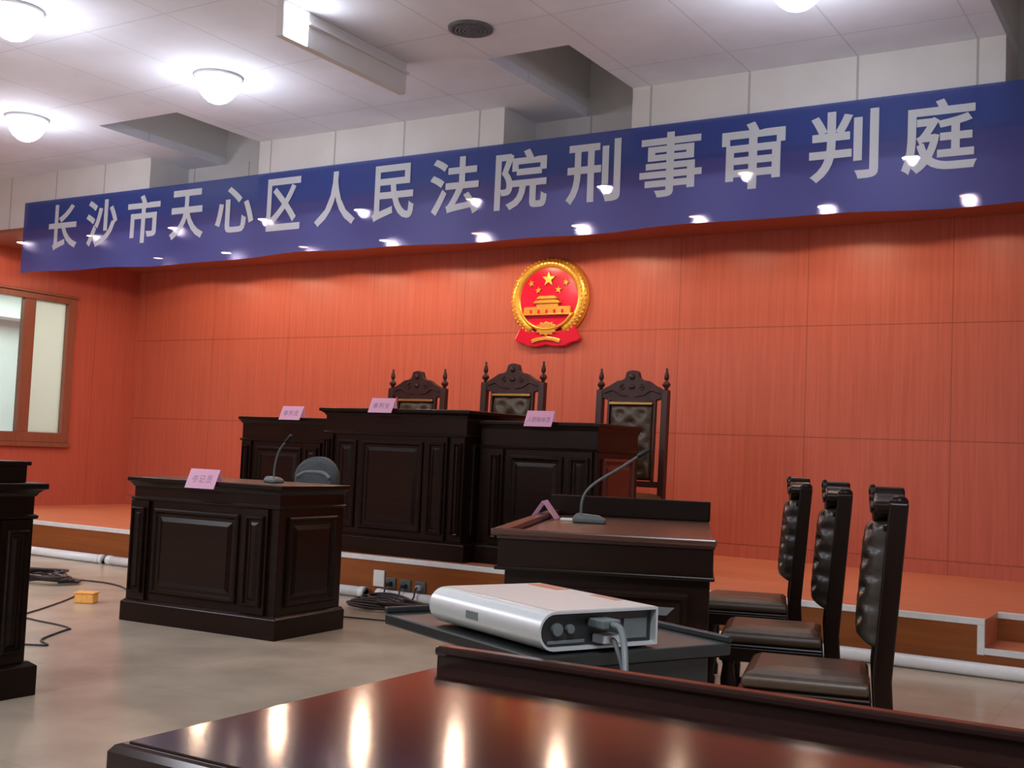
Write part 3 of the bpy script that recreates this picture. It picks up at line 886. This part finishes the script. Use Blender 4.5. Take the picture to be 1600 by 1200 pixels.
# clerk's low office chair
t = thing('office_chair', 'dark grey low back office chair tucked behind the clerk desk', 'chair', (-5.43, 5.99, 0), math.radians(182))
mb = MB()
loops = []
for y, i in ((-.30, .03), (-.31, .0), (-.27, .0), (-.25, .03)):
    pts = []
    for k in range(17):
        a = PI * k / 16
        pts.append(((.19 - i) * math.cos(a), y + .03 * abs(math.cos(a)), .93 + (.15 - i) * math.sin(a)))
    pts += [(-.175 + i, y + .03, .74 + i), (.175 - i, y + .03, .74 + i)]
    loops.append(pts)
mb.rings(loops).build('backrest', M['office_fabric'], t, smooth=False, bevel=.004)
MB().tube(smooth_path([(-.15, -.225, .93), (-.09, -.235, .962), (0, -.24, .97), (.09, -.235, .962), (.15, -.225, .93)]), .018, 8).build('back_piping', M['grey_plastic'], t, smooth=True)
MB().box(-.19, .19, -.24, .16, .44, .52).build('seat', M['office_fabric'], t, bevel=.03)
MB().box(-.03, .03, -.27, -.245, .40, .80).build('back_bar', M['black_plastic'], t, bevel=.004)
MB().lathe([(.03, .06), (.03, .3), (.022, .3), (.022, .44)]).build('gas_column', M['black_plastic'], t, smooth=True)
for k in range(5):
    a = 2 * PI * k / 5
    lg = MB().tube([(0, 0, .10), (.21 * math.cos(a), .21 * math.sin(a), .065)], .022, 8, .014).build('base_arm', M['black_plastic'], t)
    MB().sphere((.21 * math.cos(a), .21 * math.sin(a), .03), .026, .026, .029, 10, 6).build('castor', M['black_plastic'], lg, smooth=True)

# ------------------------------------------------------------------ pink name cards hung over the front rails
def name_card(label, loc, rz, text, w=.235, h=.118, lean=.052, back=.09):
    """folded card: loc is the middle of its ridge"""
    t = thing('name_card', label, 'name card', loc, rz, 'pink folded name cards')
    w2 = w / 2
    bl = lean if not text else .022
    th = .0016
    mb = MB()
    mb.hexa([(-w2, -lean, -h), (w2, -lean, -h), (w2, -lean + th, -h), (-w2, -lean + th, -h)], [(-w2, 0, 0), (w2, 0, 0), (w2, th, 0), (-w2, th, 0)])
    mb.build('front_leaf', M['card'], t)
    mb = MB()
    mb.hexa([(-w2, bl, -back), (w2, bl, -back), (w2, bl + th, -back), (-w2, bl + th, -back)], [(-w2, th, 0), (w2, th, 0), (w2, th * 2, 0), (-w2, th * 2, 0)])
    mb.build('back_leaf', M['card'], t)
    if text:
        mb = MB()
        n = len(text)
        cw = min(.052, w * .86 / n)
        for i, ch in enumerate(text):
            x = (i - (n - 1) / 2) * cw * (1.12 if n < 4 else 1.0)
            put_text(mb, ch, .014, lambda u, v: (u, lean * v / h - .0012, v), x - cw * .44, x + cw * .44, -h * .72, -h * .72 + cw * .92)
        mb.build('lettering', M['ink'], t)
    return t
name_card('pink name card on the left bench unit', (-6.72, 7.375, 1.485), 0, '审判员')
name_card('pink name card on the tall centre bench unit', (-5.66, 7.255, 1.557), 0, '审判长', back=.079)
name_card('pink name card with five characters on the right bench unit', (-4.28, 7.375, 1.485), 0, '人民陪审员', back=.077)
name_card('pink name card on the front rim of the clerk desk', (-5.325, 5.085, .982), ck_rz, '书记员', back=.069)
p = on_right_desk(0.008, 1.28, RZ + .06)
name_card('pink name card seen edge-on, straddling the left rail of the right party desk', p, rt_rz - PI / 2, '', w=.2, h=.10, lean=.065, back=.084)

# ------------------------------------------------------------------ gooseneck microphones
def microphone(label, loc, rz, pts, base=(.15, .10), lift=0.0):
    t = thing('gooseneck_microphone', label, 'microphone', loc, rz)
    a, b_ = base[0] / 2, base[1] / 2
    mb = MB()
    mb.rings([[(-a, -b_, 0), (a, -b_, 0), (a, b_, 0), (-a, b_, 0)], [(-a, -b_, .018), (a, -b_, .018), (a, b_, .018), (-a, b_, .018)],
              [(-a * .8, -b_ * .8, .042), (a * .55, -b_ * .8, .034), (a * .55, b_ * .8, .034), (-a * .8, b_ * .8, .042)]])
    mb.build('base', M['grey_plastic'], t, bevel=.008)
    P = smooth_path(pts, 6)
    MB().tube(P, .0065, 8).build('gooseneck', M['grey_plastic'], t, smooth=True)
    d = (P[-1] - P[-2]).normalized()
    MB().tube([P[-1] - d * .005, P[-1] + d * .015, P[-1] + d * .05, P[-1] + d * .06], .011, 10).build('capsule', M['black_plastic'], t, smooth=True)
    return t
mp = on_right_desk(.17, 1.05, RZ - .045)
mp = (-2.46, 4.72, RZ - .0255)
microphone('grey gooseneck microphone on the right party desk, neck bent to the right', mp, rt_rz,
           [(-.04, 0, .03), (-.038, 0, .09), (-.02, 0, .14), (.03, 0, .19), (.13, .0, .255), (.215, 0, .315)])
MB_ = MB().box(-.035, .035, -.02, .02, 0, .012)
tag(MB_.build('white_plug', M['white_plastic'], None, bevel=.004), 'small white block beside the microphone base on the right party desk', 'plug')
o = bpy.data.objects['white_plug']; o.location = (-2.585, 4.745, RZ - .0255); o.rotation_euler = (0, 0, rt_rz)
microphone('thin gooseneck microphone standing on the clerk desk', (-5.07, 5.42, .911), 0, [(0, 0, .03), (.0, 0, .09), (.015, 0, .16), (.04, 0, .215), (.085, 0, .262)], base=(.10, .09))

# ------------------------------------------------------------------ foreground table
ft = thing('public_table', 'glossy dark wooden table with a raised back rail in the foreground', 'table', (-1.211, 1.015, 0), math.radians(0.6))
TW, TD, TZ = 2.6, .745, .76
mb = MB()
mb.rings([[(i, i, z), (TW - i, i, z), (TW - i, TD - i * .2, z), (i, TD - i * .2, z)] for i, z in ((.012, TZ - .045), (.0, TZ - .036), (.0, TZ - .010), (.006, TZ - .002), (.012, TZ))])
mb.build('tabletop', M['table_top'], ft, bevel=.002)
mb = MB()
mb.box(.02, TW - .02, .018, .026, TZ - .0002, TZ + .0025)
mb.build('edge_bead', M['table_top'], ft, bevel=.0012)
mb = MB()
mb.box(0.0, TW, TD - .006, TD + .018, TZ - .045, TZ + .028)
mb.box(-.002, TW, TD - .011, TD + .022, TZ + .018, TZ + .036)
mb.build('back_rail', M['table_top'], ft, bevel=.006)
mb = MB(); mb.box(.03, TW - .03, .04, .065, TZ - .14, TZ - .046).box(.03, .055, .066, TD - .03, TZ - .14, TZ - .046).box(TW - .055, TW - .03, .066, TD - .03, TZ - .14, TZ - .046)
mb.build('apron', M['dark_wood'], ft, bevel=.004)
MB().box(.03, TW - .03, TD - .029, TD + .0, .06, TZ - .046).build('modesty_panel', M['dark_wood'], ft, bevel=.004)
for x in (.03, TW - .10):
    for y in (.067, TD - .10):
        MB().box(x + .026 * (x < 1), x + .07, y, y + .07, 0, TZ - .046).build('leg', M['dark_wood'], ft, bevel=.006)

# ------------------------------------------------------------------ projector on its black stand
PYAW = math.radians(-24.5)
st = thing('projector_stand', 'black stand with a wide shelf holding the projector behind the foreground table', 'stand', (-1.28, 2.27, 0), PYAW)
MB().box(-.31, .31, -.245, .265, .742, .768).build('shelf', M['black_plastic'], st, bevel=.004)
mb = MB()
mb.box(-.31, .31, .255, .268, .768, .782).box(-.315, -.302, -.245, .268, .768, .782)
mb.build('shelf_lip', M['black_plastic'], st, bevel=.003)
MB().box(.0, .29, -.20, .22, .10, .742).build('cabinet', M['black_plastic'], st, bevel=.006)
MB().box(-.26, .30, -.22, .24, .05, .10).build('base', M['black_plastic'], st, bevel=.01)
for x in (-.22, .26):
    for y in (-.18, .2):
        MB().sphere((x, y, .026), .026, .02, .0255, 10, 6).build('castor', M['black_plastic'], st, smooth=True)

pj = thing('projector', 'silver flat projector with rounded front, lying on the black stand', 'projector', (-1.236, 2.157, .7685), PYAW)
PL, PW, PH = .42, .30, .082
prof = []
r = PH / 2 - .003
for k in range(13):
    a = PI / 2 + PI * k / 12
    prof.append((-PW / 2 + r + r * math.cos(a) * 1.0, .006 + r + r * math.sin(a)))
body = prof + [(PW / 2, .006), (PW / 2, .006 + 2 * r)]
mb = MB()
def prj(x, sc=1.0):
    c = (0.0, .006 + r)
    return [(x, p[0] * (1 - (1 - sc) * .3) if False else p[0] + (c[0] - p[0]) * (1 - sc), p[1] + (c[1] - p[1]) * (1 - sc)) for p in body]
def inset(d):
    out = []
    for p in body:
        y = p[0]; z = p[1]
        ny = 0; nz = 0
        yc = -PW / 2 + r
        if y <= yc + 1e-6:
            dx, dz = y - yc, z - (.006 + r); l = math.hypot(dx, dz); out.append((y - dx / l * d, z - dz / l * d))
        else:
            out.append((y - d, z + (d if z < .006 + r else -d)))
    return out
L2 = PL / 2
b0 = [(-L2, *p) for p in body]
b1 = [(L2, *p) for p in body]
b2 = [(L2, *p) for p in inset(.005)]
b3 = [(L2 - .022, *p) for p in inset(.006)]
mb.rings([b0, b1, b2, b3])
case = mb.build('case', M['silver'], pj, smooth=True)
case.data.set_sharp_from_angle(angle=0.5)
MB().box(-L2 + .004, L2 - .004, -PW / 2 + r + .004, PW / 2 - .004, PH + .0001, PH + .0012).build('top_panel', M['silver_top'], pj)
cp = MB().rings([[(L2 - .0215, *p) for p in inset(.0075)], [(L2 - .015, *p) for p in inset(.0075)]]).build('connector_panel', M['black_plastic'], pj)
y0 = -PW / 2
mb = MB()
for y, z, rr in ((y0 + .05, .046, .0125), (y0 + .082, .046, .009)):
    mb.tube([(L2 - .016, y, z), (L2 - .006, y, z)], rr, 14)
mb.build('socket', M['grey_plastic'], cp)
MB().box(L2 - .016, L2 - .012, y0 + .03, y0 + .12, .018, .024).build('port_slot', M['grey_plastic'], cp)
MB().box(L2 - .016, L2 - .012, y0 + .22, PW / 2 - .02, .02, .06).build('port_plate', M['grey_plastic'], cp)
def plug(y, z, w, hgt, mat, reach=.03):
    p = MB().box(L2 - .014, L2 + reach, y - w / 2, y + w / 2, z - hgt / 2, z + hgt / 2).build('video_plug', M[mat], pj, bevel=.003)
    return p
plug(.0, .057, .046, .018, 'grey_plastic', .035)
plug(.012, .026, .044, .018, 'pale_plug', .025)
MB().box(-.055, -.01, -PW / 2 - .0012, -PW / 2 + .004, .036, .052).build('badge', M['grey_plastic'], pj)
MB().box(-L2 + .02, -L2 + .13, PW / 2 - .05, PW / 2 - .012, PH + .0012, PH + .002).build('label_sticker', M['sticker'], pj)
MB().box(.02, .11, PW / 2 - .03, PW / 2 - .012, PH + .0012, PH + .002).build('label_sticker', M['sticker'], pj)
for x in (-.16, .16):
    MB().lathe([(.014, 0), (.014, .007)], (x, -PW / 2 + .06, 0), 12).build('foot', M['black_plastic'], pj)
    MB().lathe([(.014, 0), (.014, .007)], (x, PW / 2 - .03, 0), 12).build('foot', M['black_plastic'], pj)
def pw(x, y, z):
    c, s = math.cos(PYAW), math.sin(PYAW)
    return (-1.236 + c * x - s * y, 2.157 + s * x + c * y, .7685 + z)
c1 = smooth_path([pw(L2 + .036, .0, .057), pw(L2 + .07, -.004, .05), pw(L2 + .115, -.03, .0), pw(L2 + .14, -.05, -.08), pw(L2 + .15, -.06, -.3), pw(L2 + .15, -.06, -.62), pw(L2 + .12, -.02, -.755)])
tag(MB().tube(c1, .007, 8).build('video_cable', M['grey_plastic'], None, smooth=True), 'thick grey video cable hanging from the upper plug of the projector', 'cable')
c2 = smooth_path([pw(L2 + .026, .012, .026), pw(L2 + .05, .0, .02), pw(L2 + .10, -.02, -.03), pw(L2 + .105, -.03, -.12), pw(L2 + .10, -.03, -.4), pw(L2 + .09, -.01, -.757)])
tag(MB().tube(c2, .005, 8).build('video_cable', M['grey_plastic'], None, smooth=True), 'thin grey video cable hanging from the lower pale plug of the projector', 'cable')

# ------------------------------------------------------------------ sockets on the platform riser
def socket_box(x, z, w, h, mat, label, plugged):
    t = thing('wall_socket', label, 'socket', (x, PY - .012, z))
    MB().box(-w / 2, w / 2, -.014, 0, -h / 2, h / 2).build('plate', M[mat], t, bevel=.004)
    if plugged:
        MB().box(-.022, .022, -.05, -.0145, -.02, .015).build('plug', M['pale_plug' if plugged > 1 else 'black_plastic'], t, bevel=.005)
    else:
        MB().box(-w * .32, w * .32, -.0165, -.0142, -h * .3, h * .3).build('cover', M[mat], t, bevel=.002)
socket_box(-5.525, .155, .105, .125, 'white_plastic', 'blank white square socket plate on the platform riser', 0)
socket_box(-5.41, .128, .095, .085, 'grey_plastic', 'grey socket next to the white plate on the platform riser', 1)
socket_box(-5.27, .122, .10, .09, 'grey_plastic', 'grey socket with black plug, middle of the riser sockets', 1)
socket_box(-5.13, .122, .095, .085, 'grey_plastic', 'grey socket with pale plug, nearest the projector', 2)

# ------------------------------------------------------------------ cables on the floor
def floor_cable(label, pts, r=.006, name='floor_cable'):
    P = [(x, y, r + .0005 + dz) for x, y, dz in [(p[0], p[1], p[2] if len(p) > 2 else 0) for p in pts]]
    return tag(MB().tube(smooth_path(P, 6), r, 7).build(name, M['cable'], None, smooth=True), label, 'cable')
floor_cable('thin dark cable winding on the floor beside the left party desk', [(-6.05, 3.75), (-5.55, 4.05), (-5.453, 4.125), (-5.62, 4.21), (-5.80, 4.50), (-5.83, 4.56), (-5.99, 4.60), (-6.26, 4.62), (-6.45, 4.68), (-6.62, 4.95), (-6.89, 5.36), (-7.165, 5.70), (-7.02, 5.58), (-6.90, 5.53)], .0055)
floor_cable('dark cable running along the floor towards the clerk desk', [(-8.35, 5.95), (-8.0, 5.98), (-7.824, 6.105), (-7.5, 6.16), (-7.232, 6.10), (-6.95, 5.98), (-6.4, 5.93), (-5.98, 5.90)], .0065)
random.seed(3)
pts = []
for k in range(64):
    a = k * .55
    rr = .20 + .09 * math.sin(k * 1.7) + .03 * random.random()
    pts.append((-7.95 + rr * 1.35 * math.cos(a), 5.86 + rr * .95 * math.sin(a), .002 + .052 * (k / 64) + .012 * math.sin(k * 2.1) ** 2))
floor_cable('tangled heap of dark cable on the floor by the left party desk', pts, .010, 'cable_heap')
floor_cable('stray dark cable loop beyond the cable heap at left', [(-8.9, 6.25), (-8.55, 6.42), (-8.25, 6.35), (-8.0, 6.2), (-7.9, 6.02)], .006)
pts = []
for k in range(58):
    a = k * .62
    rr = .17 + .09 * math.sin(k * 1.3) + .03 * random.random()
    pts.append((-5.03 + rr * 1.3 * math.cos(a), 6.66 + rr * .85 * math.sin(a), .002 + .07 * (k / 58) + .014 * math.sin(k * 1.9) ** 2))
floor_cable('tangled heap of dark cables below the riser sockets', pts, .010, 'cable_heap')
floor_cable('thin dark cable leaving the heap below the sockets towards the clerk desk', [(-4.62, 6.28), (-4.8, 6.22), (-5.05, 6.16), (-5.3, 6.03), (-5.6, 5.93)], .005)
for i, (x, lab) in enumerate(((-5.41, 'short power lead dropping from the first grey riser socket'), (-5.27, 'short power lead dropping from the middle grey riser socket'), (-5.13, 'short power lead dropping from the pale plug'))):
    P = smooth_path([(x, PY - .064, .122), (x + .01, PY - .10, .11), (x + .02, PY - .125, .06), (x + .03, PY - .17, .0135), (-5.1 + i * .12, 6.86, .013)])
    tag(MB().tube(P, .007, 7).build('power_lead', M['cable'], None, smooth=True), lab, 'cable')
t = thing('orange_box', 'small bright orange box lying on the floor left of the clerk desk', 'box', (-6.70, 5.36, 0), math.radians(28))
MB().box(-.068, .068, -.045, .045, .0, .065).build('body', M['orange'], t, bevel=.008)
MB().box(-.076, .073, -.05, .054, .0655, .076).build('lid', M['orange'], t, bevel=.003)
